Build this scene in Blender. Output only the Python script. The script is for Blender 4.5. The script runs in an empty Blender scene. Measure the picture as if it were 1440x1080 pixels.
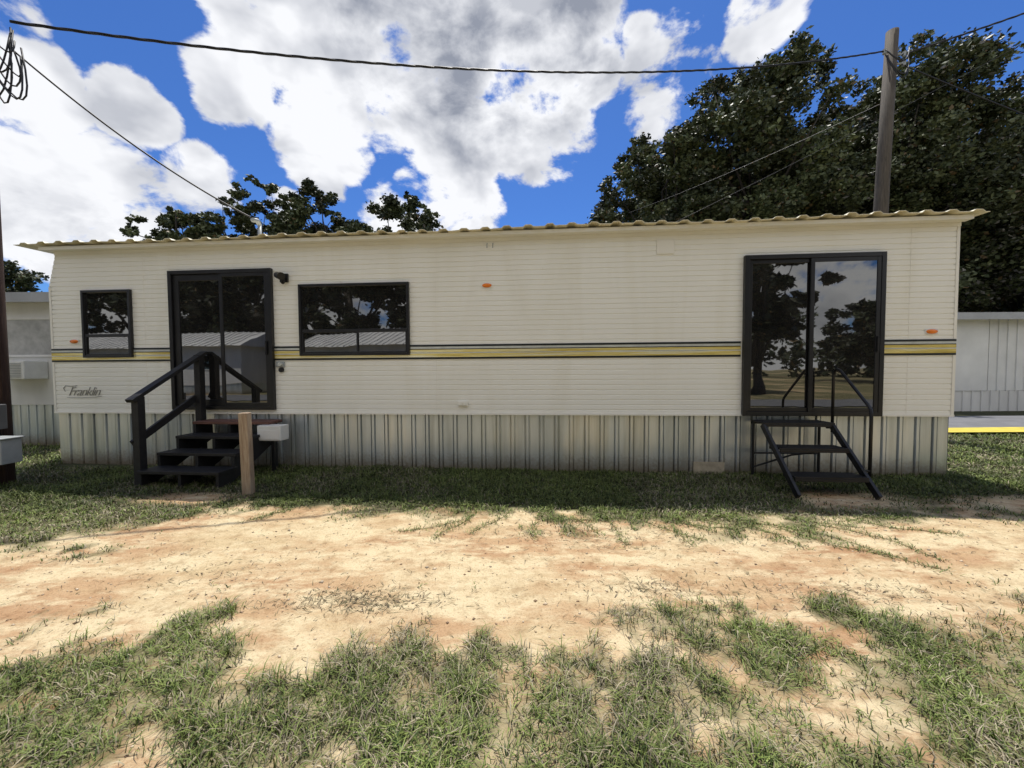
import bpy, math, random
import numpy as np
from mathutils import Vector, Matrix
random.seed(7)
scene=bpy.context.scene
TH=math.radians(4.6); Z0=5.34
def L2W(s,y): return (s*math.cos(TH)+y*math.sin(TH), Z0-s*math.sin(TH)+y*math.cos(TH))

# ------------------------------------------------------------------ materials
def newmat(name):
    m=bpy.data.materials.new(name); m.use_nodes=True
    nt=m.node_tree; b=nt.nodes["Principled BSDF"]
    return m,nt,b
def nd(nt,t,**kw):
    n=nt.nodes.new(t)
    for k,v in kw.items(): setattr(n,k,v)
    return n
def noise(nt,scale,detail=5,rough=0.55,vec=None,stretch=None,dist=0.0):
    n=nd(nt,'ShaderNodeTexNoise'); n.inputs['Scale'].default_value=scale
    n.inputs['Detail'].default_value=detail; n.inputs['Roughness'].default_value=rough
    n.inputs['Distortion'].default_value=dist
    if vec is None:
        tc=nd(nt,'ShaderNodeTexCoord'); vec=tc.outputs['Object']
    mp=nd(nt,'ShaderNodeMapping'); mp.inputs['Scale'].default_value=stretch or (1,1,1)
    mp.inputs['Location'].default_value=(0.377/scale,0.4137/scale,0.531/scale); mp.inputs['Rotation'].default_value=(0.02,0.013,0.017)
    nt.links.new(vec,mp.inputs['Vector']); vec=mp.outputs['Vector']
    nt.links.new(vec,n.inputs['Vector'])
    return n
def ramp(nt,src,stops):
    r=nd(nt,'ShaderNodeValToRGB'); e=r.color_ramp.elements
    while len(e)<len(stops): e.new(0.5)
    for i,(p,c) in enumerate(stops):
        e[i].position=p; e[i].color=(*c,1) if len(c)==3 else c
    nt.links.new(src,r.inputs['Fac']); return r
def mixc(nt,fac,a,b,mode='MIX'):
    m=nd(nt,'ShaderNodeMix',data_type='RGBA',blend_type=mode)
    for sock,v in ((m.inputs[0],fac),(m.inputs[6],a),(m.inputs[7],b)):
        if isinstance(v,(int,float)): sock.default_value=v
        elif isinstance(v,tuple): sock.default_value=(*v,1)
        else: nt.links.new(v,sock)
    return m.outputs[2]
def bump(nt,b,src,strength=0.3,dist=0.01):
    n=nd(nt,'ShaderNodeBump'); n.inputs['Strength'].default_value=strength; n.inputs['Distance'].default_value=dist
    nt.links.new(src,n.inputs['Height']); nt.links.new(n.outputs[0],b.inputs['Normal'])
def simple(name,col,rough=0.5,metal=0.0,var=0.15,scale=6,stretch=None,bstr=0.15,bscale=60):
    m,nt,b=newmat(name)
    n=noise(nt,scale,6,0.6,stretch=stretch)
    d=tuple(c*(1-var) for c in col); l=tuple(min(1,c*(1+var)) for c in col)
    r=ramp(nt,n.outputs['Fac'],[(0.3,d),(0.7,l)])
    nt.links.new(r.outputs[0],b.inputs['Base Color'])
    b.inputs['Roughness'].default_value=rough; b.inputs['Metallic'].default_value=metal
    if bstr: bump(nt,b,noise(nt,bscale,4).outputs['Fac'],bstr,0.004)
    return m
M={}
# cream siding
m,nt,b=newmat("cream_siding")
n1=noise(nt,0.45,4,0.55,dist=0.6); n2=noise(nt,0.9,5,0.6,stretch=(1.3,1,0.22),dist=1.2); n3=noise(nt,5,5,0.7,dist=1.0)
base=mixc(nt,n1.outputs['Fac'],(0.89,0.875,0.80),(0.94,0.935,0.88))
st=ramp(nt,n2.outputs['Fac'],[(0.30,(0.90,0.885,0.83)),(0.52,(1,1,1))])
c=mixc(nt,0.5,base,st.outputs[0],'MULTIPLY')
c=mixc(nt,0.5,c,ramp(nt,n3.outputs['Fac'],[(0.24,(0.72,0.67,0.56)),(0.34,(1,1,1))]).outputs[0],'MULTIPLY')
nt.links.new(c,b.inputs['Base Color']); b.inputs['Roughness'].default_value=0.38
M['siding']=m
M['trim']=simple("cream_trim",(0.87,0.85,0.77),0.4,0,0.05,1.3,bstr=0)
M['roofp']=simple("yellowed_roof_panel",(0.80,0.74,0.55),0.5,0,0.14,2,bstr=0)
# galvanised skirt
m,nt,b=newmat("galvanised_skirting")
n1=noise(nt,1.1,6,0.6,stretch=(1.6,1,0.35)); n2=noise(nt,1.0,5,0.65,stretch=(6,1,0.3),dist=.4); n3=noise(nt,30,3,stretch=(1,1,1))
c=ramp(nt,n1.outputs['Fac'],[(0.3,(0.50,0.55,0.57)),(0.52,(0.69,0.73,0.73)),(0.70,(0.84,0.82,0.73))]).outputs[0]
c=mixc(nt,0.6,c,ramp(nt,n2.outputs['Fac'],[(0.33,(0.52,0.52,0.47)),(0.55,(1,1,1))]).outputs[0],'MULTIPLY')
tc=nd(nt,'ShaderNodeTexCoord'); sx=nd(nt,'ShaderNodeSeparateXYZ'); nt.links.new(tc.outputs['Object'],sx.inputs[0])
ad=nd(nt,'ShaderNodeMath',operation='MULTIPLY_ADD'); nt.links.new(n3.outputs['Fac'],ad.inputs[0]); ad.inputs[1].default_value=-0.25; nt.links.new(sx.outputs[2],ad.inputs[2])
mr=nd(nt,'ShaderNodeMapRange'); nt.links.new(ad.outputs[0],mr.inputs[0]); mr.inputs[1].default_value=-0.12; mr.inputs[2].default_value=0.10; mr.inputs[3].default_value=.9; mr.inputs[4].default_value=0
c=mixc(nt,mr.outputs[0],c,(0.36,0.29,0.2))
nt.links.new(c,b.inputs['Base Color']); b.inputs['Metallic'].default_value=0.6; b.inputs['Roughness'].default_value=0.32
bump(nt,b,noise(nt,5,3,stretch=(2,1,0.5)).outputs['Fac'],0.2,0.01)
M['galv']=m
M['black']=simple("black_frame_paint",(0.010,0.010,0.011),0.35,0,0.3,8,bstr=0.05)
M['blackwood']=simple("black_painted_wood",(0.010,0.0095,0.010),0.6,0,0.5,14,(1,1,1),0.5,45)
M['brownboard']=simple("worn_brown_board",(0.13,0.06,0.045),0.7,0,0.5,10,(0.4,4,4),0.5,50)
M['blacksteel']=simple("black_steel",(0.011,0.011,0.012),0.45,0.2,0.5,12,bstr=0.3)
m,nt,b=newmat("gold_foil_stripe")
n1=noise(nt,1.2,6,0.7,stretch=(0.5,1,26)); c=ramp(nt,n1.outputs['Fac'],[(0.34,(0.55,0.40,0.08)),(0.46,(0.92,0.74,0.22)),(0.58,(1.0,0.95,0.66))]).outputs[0]  # pale streaks paint the foil's gleam into its colour
nt.links.new(c,b.inputs['Base Color']); b.inputs['Metallic'].default_value=0.4; b.inputs['Roughness'].default_value=0.2
bump(nt,b,noise(nt,3,3,stretch=(1,1,14)).outputs['Fac'],0.3,0.01); M['gold']=m
M['dstripe']=simple("dark_green_stripe",(0.012,0.015,0.015),0.4)
M['wstripe']=simple("silver_stripe",(0.62,0.64,0.60),0.3,0.3)
M['orange']=simple("amber_lens",(0.85,0.22,0.02),0.2)
M['grey']=simple("grey_box_metal",(0.36,0.38,0.38),0.5,0.2,0.15)
M['white']=simple("white_plastic",(0.72,0.72,0.69),0.45,0,0.08)
M['whitewall']=simple("weathered_white_wall",(0.72,0.71,0.68),0.55,0,0.14,1.2,(1,1,0.3),bstr=0)
M['greyroof']=simple("grey_metal_roof",(0.38,0.39,0.40),0.4,0.3,0.15,2)
M['concrete']=simple("tan_board",(0.45,0.38,0.27),0.9,0,0.25,12)
M['letter']=simple("silver_lettering",(0.33,0.33,0.31),0.3,0.5,0.05)
M['wire']=simple("black_cable",(0.01,0.01,0.011),0.55)
def wood(name,a,b2,rz=14):
    m,nt,b=newmat(name)
    n=noise(nt,rz,8,0.65,stretch=(4,4,0.25),dist=0.6); n2=noise(nt,2.5,4)
    c=ramp(nt,n.outputs['Fac'],[(0.3,a),(0.7,b2)]).outputs[0]
    c=mixc(nt,0.4,c,ramp(nt,n2.outputs['Fac'],[(0.3,(0.6,0.6,0.6)),(0.7,(1,1,1))]).outputs[0],'MULTIPLY')
    nt.links.new(c,b.inputs['Base Color']); b.inputs['Roughness'].default_value=0.85
    bump(nt,b,n.outputs['Fac'],0.6,0.01); return m
M['rawwood']=wood("raw_pine_post",(0.24,0.15,0.09),(0.52,0.42,0.30))
M['polewood']=wood("weathered_pole_wood",(0.055,0.045,0.035),(0.15,0.125,0.095))
M['darkpole']=wood("dark_creosote_pole",(0.035,0.018,0.014),(0.09,0.05,0.038))
M['bark']=wood("oak_bark",(0.03,0.025,0.02),(0.08,0.068,0.055),6)
# glass
m=bpy.data.materials.new("dark_window_glass"); m.use_nodes=True; nt=m.node_tree
for n in list(nt.nodes): nt.nodes.remove(n)
out=nd(nt,'ShaderNodeOutputMaterial'); mx=nd(nt,'ShaderNodeMixShader'); g=nd(nt,'ShaderNodeBsdfGlossy'); di=nd(nt,'ShaderNodeBsdfDiffuse')
g.inputs['Roughness'].default_value=0.015; g.inputs['Color'].default_value=(0.95,0.94,0.90,1)
dn=noise(nt,3,4); rr=ramp(nt,dn.outputs['Fac'],[(0.3,(0.010,0.010,0.010)),(0.7,(0.022,0.021,0.020))]); nt.links.new(rr.outputs[0],di.inputs['Color'])
fr=nd(nt,'ShaderNodeFresnel'); fr.inputs['IOR'].default_value=1.65
ma=nd(nt,'ShaderNodeMath',operation='MULTIPLY_ADD'); nt.links.new(fr.outputs[0],ma.inputs[0]); ma.inputs[1].default_value=1.0; ma.inputs[2].default_value=0.14
bn=nd(nt,'ShaderNodeBump'); bn.inputs['Strength'].default_value=0.05; bn.inputs['Distance'].default_value=0.02
nn=noise(nt,1.6,2); nt.links.new(nn.outputs['Fac'],bn.inputs['Height']); nt.links.new(bn.outputs[0],g.inputs['Normal'])
nt.links.new(ma.outputs[0],mx.inputs[0]); nt.links.new(di.outputs[0],mx.inputs[1]); nt.links.new(g.outputs[0],mx.inputs[2]); nt.links.new(mx.outputs[0],out.inputs[0])
M['glass']=m
def vegmat(name,rough=0.6,spec=0.25):
    m,nt,b=newmat(name)
    at=nd(nt,'ShaderNodeAttribute',attribute_name='Col')
    nt.links.new(at.outputs['Color'],b.inputs['Base Color']); b.inputs['Roughness'].default_value=rough
    b.inputs['Specular IOR Level'].default_value=spec; return m
M['leaf']=vegmat("oak_foliage",0.55,0.35); M['grass']=vegmat("grass_blades",0.6,0.25)

# ------------------------------------------------------------------ mesh builder
class MB:
    def __init__(s): s.v=[];s.f=[];s.m=[];s.mi=0
    def face(s,idx): s.f.append(idx); s.m.append(s.mi)
    def box(s,x0,x1,y0,y1,z0,z1):
        n=len(s.v); s.v+=[(x0,y0,z0),(x1,y0,z0),(x1,y1,z0),(x0,y1,z0),(x0,y0,z1),(x1,y0,z1),(x1,y1,z1),(x0,y1,z1)]
        for q in ((0,3,2,1),(4,5,6,7),(0,1,5,4),(1,2,6,5),(2,3,7,6),(3,0,4,7)): s.face([n+i for i in q])
    def beam(s,a,b,w,h,up=(0,0,1)):
        a=Vector(a);b=Vector(b);d=(b-a).normalized();u=Vector(up)
        sd=d.cross(u).normalized()*w/2; uu=sd.cross(d).normalized()*h/2
        n=len(s.v)
        for p in (a,b):
            for q in (-sd-uu,sd-uu,sd+uu,-sd+uu): s.v.append(tuple(p+q))
        for q in ((0,1,2,3),(7,6,5,4),(0,4,5,1),(1,5,6,2),(2,6,7,3),(3,7,4,0)): s.face([n+i for i in q])
    def tube(s,pts,rad,k=8):
        pts=[Vector(p) for p in pts]
        if not isinstance(rad,(list,tuple)): rad=[rad]*len(pts)
        n0=len(s.v); prev=None
        for i,p in enumerate(pts):
            d=(pts[min(i+1,len(pts)-1)]-pts[max(i-1,0)]).normalized()
            if prev is None:
                a=d.cross(Vector((0,0,1)));
                if a.length<0.1: a=d.cross(Vector((1,0,0)))
            else: a=prev-d*prev.dot(d)
            a.normalize(); prev=a; c=d.cross(a)
            for j in range(k):
                t=2*math.pi*j/k; s.v.append(tuple(p+(a*math.cos(t)+c*math.sin(t))*rad[i]))
        for i in range(len(pts)-1):
            for j in range(k):
                s.face([n0+i*k+j,n0+i*k+(j+1)%k,n0+(i+1)*k+(j+1)%k,n0+(i+1)*k+j])
        s.face([n0+j for j in range(k)][::-1]); s.face([n0+(len(pts)-1)*k+j for j in range(k)])
    def obj(s,name,mats,parent=None,loc=(0,0,0),rot=(0,0,0),bevel=0,smooth=False):
        me=bpy.data.meshes.new(name); me.from_pydata(s.v,[],s.f)
        if not isinstance(mats,(list,tuple)): mats=[mats]
        for mm in mats: me.materials.append(mm)
        me.polygons.foreach_set('material_index',s.m)
        if smooth: me.polygons.foreach_set('use_smooth',[True]*len(s.f))
        me.update()
        o=bpy.data.objects.new(name,me); scene.collection.objects.link(o)
        o.location=loc; o.rotation_euler=rot
        if parent: o.parent=parent
        if bevel:
            bm=o.modifiers.new("bevel",'BEVEL'); bm.width=bevel; bm.segments=2; bm.limit_method='ANGLE'
        return o
def empty(name,loc=(0,0,0),rz=0,parent=None):
    o=bpy.data.objects.new(name,None); scene.collection.objects.link(o); o.location=loc; o.rotation_euler=(0,0,rz)
    o.empty_display_size=0.2
    if parent: o.parent=parent
    return o
def tag(o,label,cat,group=None,kind=None):
    if label: o["label"]=label
    if cat: o["category"]=cat
    if group: o["group"]=group
    if kind: o["kind"]=kind
def fast(name,V,nloops,mat,col=None,parent=None,smooth=False):
    """V (N,k,3); nloops list of index tuples per item"""
    N,k,_=V.shape
    me=bpy.data.meshes.new(name)
    me.vertices.add(N*k); me.vertices.foreach_set('co',V.reshape(-1).astype(np.float32))
    base=np.arange(N)[:,None]*k
    pat=np.concatenate([np.array(t) for t in nloops]); L=(base+pat[None,:]).reshape(-1)
    tot=np.tile(np.array([len(t) for t in nloops]),N); st=np.concatenate([[0],np.cumsum(tot)[:-1]])
    me.loops.add(len(L)); me.loops.foreach_set('vertex_index',L.astype(np.int32))
    me.polygons.add(len(tot)); me.polygons.foreach_set('loop_start',st.astype(np.int32))
    me.polygons.foreach_set('loop_total',tot.astype(np.int32))
    me.update(calc_edges=True)
    if col is not None:
        at=me.color_attributes.new('Col','FLOAT_COLOR','POINT')
        C=np.ones((N,k,4)); C[:,:,:3]=col if col.ndim==3 else col[:,None,:]
        at.data.foreach_set('color',C.reshape(-1).astype(np.float32))
    me.materials.append(mat)
    o=bpy.data.objects.new(name,me); scene.collection.objects.link(o)
    if parent: o.parent=parent
    return o

# ------------------------------------------------------------------ numpy noise
rng=np.random.default_rng(11)
TAB=rng.random((256,256))
def vn(x,y):
    xi=np.floor(x).astype(int); yi=np.floor(y).astype(int); fx=x-xi; fy=y-yi
    fx=fx*fx*(3-2*fx); fy=fy*fy*(3-2*fy)
    g=lambda i,j: TAB[(i)&255,(j)&255]
    return (g(xi,yi)*(1-fx)+g(xi+1,yi)*fx)*(1-fy)+(g(xi,yi+1)*(1-fx)+g(xi+1,yi+1)*fx)*fy
def fbm(x,y,s,o=4,off=0):
    t=0;a=0.5;n=0
    for i in range(o):
        t=t+a*vn(x*s+37.1*i+off,y*s+11.7*i+off*1.3); n+=a; a*=0.55; s*=2.1
    return t/n
def sst(a,b,x):
    t=np.clip((x-a)/(b-a),0,1); return t*t*(3-2*t)
def blob(x,y,cx,cy,rx,ry): return np.exp(-(((x-cx)/rx)**2+((y-cy)/ry)**2))
def gmask(x,y):
    x=np.asarray(x,float);y=np.asarray(y,float)
    nb=fbm(x,y,1.6,4)-0.5; nf=fbm(x,y,6,3,5)-0.5
    yu=np.interp(x,[-9,-5,-4,-3.3,-2.8,-1.2,-0.3,0.6,1.6,2.4,3.2,4.5,9],[2.6,2.75,3.05,3.6,3.92,3.82,3.70,3.66,3.50,3.5,3.6,3.6,3.3])
    yl=np.interp(x,[-9,-2.6,-1.9,-1.45,-1.2,-0.8,0,1.2,2.9,9],[2.0,2.0,2.14,2.0,1.70,2.0,2.13,2.17,2.17,2.22])
    up=sst(-0.30,0.26,(y-yu)+nb*0.8+nf*0.6)
    lo=sst(-0.20,0.28,(yl-y)+nb*0.9+nf*0.9)
    g=np.maximum(up,lo)
    near=(y<2.6)
    thin=0.42*sst(0.50,0.66,fbm(x,y,2.6,4,9))+0.42*sst(0.48,0.66,fbm(x,y,8,3,31))
    g=g*(1-np.clip(thin,0,0.85)*near)
    g=np.maximum(g,1.1*blob(x,y,-3.45,2.97,0.32,0.16)*sst(-.2,.1,nf+0.05))
    g=np.maximum(g,0.8*blob(x,y,2.2,3.2,0.7,0.25)*sst(-.12,.12,nf))
    g=np.maximum(g,0.75*blob(x,y,0.55,3.36,0.7,0.22)*sst(-.12,.12,nf))
    g=g*(1-0.85*blob(x,y,3.6,4.1,0.9,0.35)*sst(-.25,.2,nb+.1))
    g=g*(1-0.8*blob(x,y,5.4,3.95,1.0,0.28))
    g=g*(1-0.8*blob(x,y,-3.6,4.25,0.7,0.25))
    g=g*(1-0.7*blob(x,y,-2.9,1.3,0.3,0.2))*(1-0.6*blob(x,y,1.3,1.5,0.35,0.15))
    return np.clip(g,0,1)
def gheight(x,y):
    near=np.exp(-((y-3)/9)**2)
    return (fbm(x,y,1.1,3,3)-0.5)*0.05*near+(fbm(x,y,9,3,21)-0.5)*0.018*near*(np.abs(x)<10)+gmask(x,y)*0.012*near-0.02

# ------------------------------------------------------------------ ground
def axis(lo,hi,step,far,g=1.14):
    a=list(np.arange(lo,hi+1e-6,step)); s=step; v=hi
    while v<far: s*=g; v+=s; a.append(v)
    s=step; v=lo; pre=[]
    while v>-far: s*=g; v-=s; pre.append(v)
    return np.array(pre[::-1]+a)
xs=axis(-7.5,7.5,0.05,420); ys=axis(0.6,6.0,0.04,420)
X,Y=np.meshgrid(xs,ys); Zg=gheight(X,Y)
nx,ny=len(xs),len(ys)
V=np.stack([X,Y,Zg],-1).reshape(-1,3)
me=bpy.data.meshes.new("ground"); me.vertices.add(len(V)); me.vertices.foreach_set('co',V.reshape(-1).astype(np.float32))
I,J=np.meshgrid(np.arange(nx-1),np.arange(ny-1)); a=(J*nx+I).reshape(-1)
L=np.stack([a,a+1,a+nx+1,a+nx],-1).reshape(-1)
me.loops.add(len(L)); me.loops.foreach_set('vertex_index',L.astype(np.int32)); me.polygons.add(len(a))
me.polygons.foreach_set('loop_start',(np.arange(len(a))*4).astype(np.int32)); me.polygons.foreach_set('loop_total',np.full(len(a),4,np.int32))
me.polygons.foreach_set('use_smooth',np.ones(len(a),bool)); me.update(calc_edges=True)
at=me.color_attributes.new('Mask','FLOAT_COLOR','POINT'); gm=gmask(X,Y).reshape(-1)
C=np.ones((len(V),4)); C[:,0]=gm; C[:,1]=(sst(3.3,4.2,Y)).reshape(-1); C[:,2]=fbm(X,Y,3.2,4,70).reshape(-1)  # second channel weights the shade painted into the soil
at.data.foreach_set('color',C.reshape(-1).astype(np.float32))
m,nt,b=newmat("sandy_lot_ground")
at=nd(nt,'ShaderNodeAttribute',attribute_name='Mask'); sep=nd(nt,'ShaderNodeSeparateColor'); nt.links.new(at.outputs['Color'],sep.inputs[0])
tc=nd(nt,'ShaderNodeTexCoord'); ob=tc.outputs['Object']
nA=noise(nt,0.9,7,0.62,vec=ob,stretch=(0.7,1.6,1)); nB=noise(nt,9,7,0.7,vec=ob); nC=noise(nt,70,4,0.7,vec=ob); nD=noise(nt,2.8,8,0.72,vec=ob,stretch=(0.6,1.5,1))
clay=ramp(nt,nA.outputs['Fac'],[(0.37,(0.60,0.47,0.28)),(0.52,(0.52,0.35,0.20)),(0.66,(0.42,0.24,0.13))]).outputs[0]
sand=mixc(nt,ramp(nt,nD.outputs['Fac'],[(0.44,(0,0,0)),(0.57,(1,1,1))]).outputs[0],clay,(0.70,0.58,0.37))
sand=mixc(nt,0.8,sand,ramp(nt,nB.outputs['Fac'],[(0.30,(0.55,0.47,0.40)),(0.48,(0.93,0.91,0.88)),(0.7,(1.0,1.0,1.0))]).outputs[0],'MULTIPLY')
sand=mixc(nt,0.6,sand,ramp(nt,nC.outputs['Fac'],[(0.32,(0.5,0.44,0.38)),(0.48,(0.95,0.95,0.93)),(0.7,(1,1,1))]).outputs[0],'MULTIPLY')
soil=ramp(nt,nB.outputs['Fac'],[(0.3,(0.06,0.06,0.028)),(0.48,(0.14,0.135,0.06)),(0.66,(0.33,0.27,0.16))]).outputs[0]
soil=mixc(nt,sep.outputs[1],soil,(0.055,0.057,0.028))  # soil colour darkened from the home's shadow band back, painted shade
mk=nd(nt,'ShaderNodeMath',operation='MULTIPLY_ADD'); nt.links.new(nB.outputs['Fac'],mk.inputs[0]); mk.inputs[1].default_value=0.9; nt.links.new(sep.outputs[0],mk.inputs[2])
mr=nd(nt,'ShaderNodeMapRange'); nt.links.new(mk.outputs[0],mr.inputs[0]); mr.inputs[1].default_value=0.72; mr.inputs[2].default_value=1.22
col=mixc(nt,mr.outputs[0],sand,soil)
nt.links.new(col,b.inputs['Base Color']); b.inputs['Roughness'].default_value=0.95; b.inputs['Specular IOR Level'].default_value=0.15
h1=mixc(nt,0.4,nB.outputs['Fac'],nC.outputs['Fac']); bump(nt,b,h1,0.8,0.022)
me.materials.append(m)
ground=bpy.data.objects.new("ground",me); scene.collection.objects.link(ground); ground["kind"]="structure"

def strip(name,pts,mat,z,kind="structure"):
    mb=MB(); n=len(pts)
    for (a,c) in pts: mb.v+= [(a[0],a[1],z),(c[0],c[1],z)]
    for i in range(n-1): mb.face([2*i,2*i+1,2*i+3,2*i+2])
    o=mb.obj(name,mat); o["kind"]=kind; return o
asph=simple("asphalt",(0.16,0.16,0.165),0.9,0,0.2,3,bstr=0.5,bscale=120)
yel=simple("yellow_road_paint",(0.62,0.50,0.06),0.7,0,0.2,5,bstr=0.3)
strip("road",[((4,8.6),(4,11.0)),((12,8.75),(12,10.8)),((40,9.3),(40,10.9))],asph,0.035)
strip("road_marking",[((7.2,8.02),(7.0,8.55)),((12,8.02),(11.8,8.7)),((22,8.1),(22,8.75))],yel,0.045)
strip("road",[((-40,-5.2),(-40,-8.6)),((0,-5.0),(0,-8.4)),((40,-4.0),(40,-7.4))],asph,0.02)

# ------------------------------------------------------------------ grass
def blades(P,h,w,lean,col,seed,name):
    r=np.random.default_rng(seed); N=len(P)
    az=r.random(N)*2*np.pi; dx,dy=np.cos(az),np.sin(az)
    z=gheight(P[:,0],P[:,1])-0.004
    tw=az+np.pi/2+r.normal(0,0.5,N); px,py=np.cos(tw),np.sin(tw)
    V=np.zeros((N,5,3))
    b0=np.stack([P[:,0],P[:,1],z],-1); pv=np.stack([px,py,np.zeros(N)],-1)*(w[:,None]/2); dv=np.stack([dx,dy,np.zeros(N)],-1)
    up=np.array([0,0,1.])
    mid=b0+dv*(lean*h*0.42)[:,None]+up*(h*0.62/np.sqrt(1+lean**2*0.6))[:,None]
    tip=b0+dv*(lean*h*1.05)[:,None]+up*(h*(0.95-0.3*np.minimum(lean,1.6))/np.sqrt(1+lean**2*0.4)).clip(0.004)[:,None]
    V[:,0]=b0-pv;V[:,1]=b0+pv;V[:,2]=mid-pv*0.85;V[:,3]=mid+pv*0.85;V[:,4]=tip
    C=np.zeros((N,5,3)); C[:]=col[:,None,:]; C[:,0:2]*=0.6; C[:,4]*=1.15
    return V,C
def gcol(r,N,dry):
    green=np.array([0.105,0.150,0.030]); g2=np.array([0.24,0.285,0.080]); tan=np.array([0.44,0.37,0.22]); dk=np.array([0.045,0.075,0.018])
    t=r.random(N)[:,None]; c=green*(1-t)+g2*t
    k=r.random(N); c[k<dry]=tan*(0.6+0.6*r.random((int((k<dry).sum()),1))); kk=(k>0.86); c[kk]=dk
    return c*(0.75+0.5*r.random((N,1)))
allV=[];allC=[]
def patch(x0,x1,y0,y1,tufts,per,spread,h0,h1,w0,w1,dry,seed,thr=0.3,lean=(0.3,1.6),tone=1.0):
    r=np.random.default_rng(seed)
    T=np.stack([r.uniform(x0,x1,tufts),r.uniform(y0,y1,tufts)],-1)
    g=gmask(T[:,0],T[:,1]); keep=r.random(tufts)<np.clip((g-thr*0.5)/(1-thr*0.5),0.006,1)**1.3
    T=T[keep]; size=0.45+0.9*fbm(T[:,0],T[:,1],2.3,3,80); size*=0.45+0.6*g[keep]
    P=np.repeat(T,per,0)+r.normal(0,spread,(len(T)*per,2)); s=np.repeat(size,per)
    N=len(P); h=r.uniform(h0,h1,N)*s; w=r.uniform(w0,w1,N); le=r.uniform(lean[0],lean[1],N)
    dr=dry+0.35*sst(0.46,0.66,fbm(P[:,0],P[:,1],1.5,3,44))
    c=gcol(r,N,0); k=r.random(N)<dr; c[k]=np.array([0.42,0.36,0.24])*(0.45+0.65*r.random((int(k.sum()),1)))
    c*= tone*(0.6+0.8*fbm(P[:,0],P[:,1],3,3,17))[:,None]
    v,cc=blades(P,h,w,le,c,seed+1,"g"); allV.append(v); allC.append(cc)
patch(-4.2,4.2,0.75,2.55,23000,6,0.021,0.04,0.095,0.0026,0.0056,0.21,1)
patch(-7.5,7.5,2.45,3.9,14000,5,0.03,0.035,0.08,0.005,0.009,0.10,2)
patch(-7.5,7.5,3.9,5.6,21000,5,0.03,0.04,0.085,0.005,0.009,0.03,22,tone=.62)  # blade colour toned down to deepen the home's shadow band
patch(-16,-6.9,3,12,8000,5,0.05,0.06,0.12,0.009,0.016,0.10,3)
patch(5.6,20,3.3,8.0,11000,5,0.05,0.05,0.10,0.009,0.016,0.10,4)
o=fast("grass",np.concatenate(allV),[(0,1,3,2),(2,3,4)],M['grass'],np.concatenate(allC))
tag(o,"short patchy green and straw coloured lawn grass",None,kind="stuff")
# creeping runners over the sand
mb=MB(); rr=random.Random(3); pts_all=[]
starts=[(0.1,3.75,-1.9,.6),(0.35,3.7,-1.2,0.7),(0.7,3.65,-1.0,0.6),(1.2,3.6,-0.6,0.6),(1.9,3.6,-0.7,0.9),(2.3,3.5,-0.9,1.0),(2.6,3.5,-0.5,0.7),(-0.3,3.75,-2.2,0.8),(3.0,3.6,-0.4,0.6),(-2.2,3.85,-2.2,0.4),(1.6,3.5,-1.3,0.4)]
for (x,y,an,ln) in starts:
    for q in range(2):
        px,py=x+rr.uniform(-.25,.25),y+rr.uniform(-.08,.08); a_=an+rr.uniform(-.4,.4); P=[]
        L_=ln*rr.uniform(.5,1.2); n=int(L_/0.05)+2
        for i in range(n):
            P.append((px,py)); px+=math.cos(a_)*0.05; py+=math.sin(a_)*0.05; a_+=rr.uniform(-.22,.22)
        zz=gheight(np.array([p[0] for p in P]),np.array([p[1] for p in P]))
        mb.tube([(p[0],p[1],float(z)+0.004) for p,z in zip(P,zz)],0.0022,5); pts_all+=P
o=mb.obj("grass_runners",simple("dry_runner_stem",(0.24,0.20,0.09),0.8)); tag(o,"creeping dry grass runners spreading over the sand",None,kind="stuff")
P=np.repeat(np.array(pts_all),14,0)+rng.normal(0,0.03,(len(pts_all)*14,2)); N=len(P)
v,cc=blades(P,rng.uniform(.02,.055,N),rng.uniform(.003,.007,N),rng.uniform(.5,1.8,N),gcol(rng,N,0.15),9,"x")
o=fast("runner_leaves",v,[(0,1,3,2),(2,3,4)],M['grass'],cc); tag(o,"small green leaves along creeping grass runners",None,kind="stuff")
# pebbles and debris
N=6500; P=np.stack([rng.uniform(-6,6,N),rng.uniform(1.0,4.4,N)],-1); g=gmask(P[:,0],P[:,1]); P=P[rng.random(N)>g*0.8]; N=len(P)
octv=np.array([[1,0,0],[0,1,0],[-1,0,0],[0,-1,0],[0,0,0.7],[0,0,-0.7]],float)
sz=rng.gamma(2.0,0.0022,N).clip(0.002,0.016)
V=octv[None]*sz[:,None,None]*rng.uniform(.6,1.4,(N,6,1)); an=rng.random(N)*6.28
Vx=V[:,:,0]*np.cos(an)[:,None]-V[:,:,1]*np.sin(an)[:,None]; Vy=V[:,:,0]*np.sin(an)[:,None]+V[:,:,1]*np.cos(an)[:,None]
V=np.stack([Vx+P[:,0:1],Vy+P[:,1:2],V[:,:,2]+gheight(P[:,0],P[:,1])[:,None]+0.001],-1)
pc=np.where(rng.random((N,1))<0.65,np.array([[0.54,0.44,0.31]]),np.array([[0.28,0.19,0.12]]))*(0.6+0.7*rng.random((N,1)))
o=fast("pebbles",V,[(0,1,4),(1,2,4),(2,3,4),(3,0,4),(1,0,5),(2,1,5),(3,2,5),(0,3,5)],M['grass'],pc); tag(o,"small pebbles and clods on the sandy drive",None,kind="stuff")
P=np.stack([rng.uniform(-5,5,2400),rng.uniform(1.2,4.3,2400)],-1)
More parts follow.
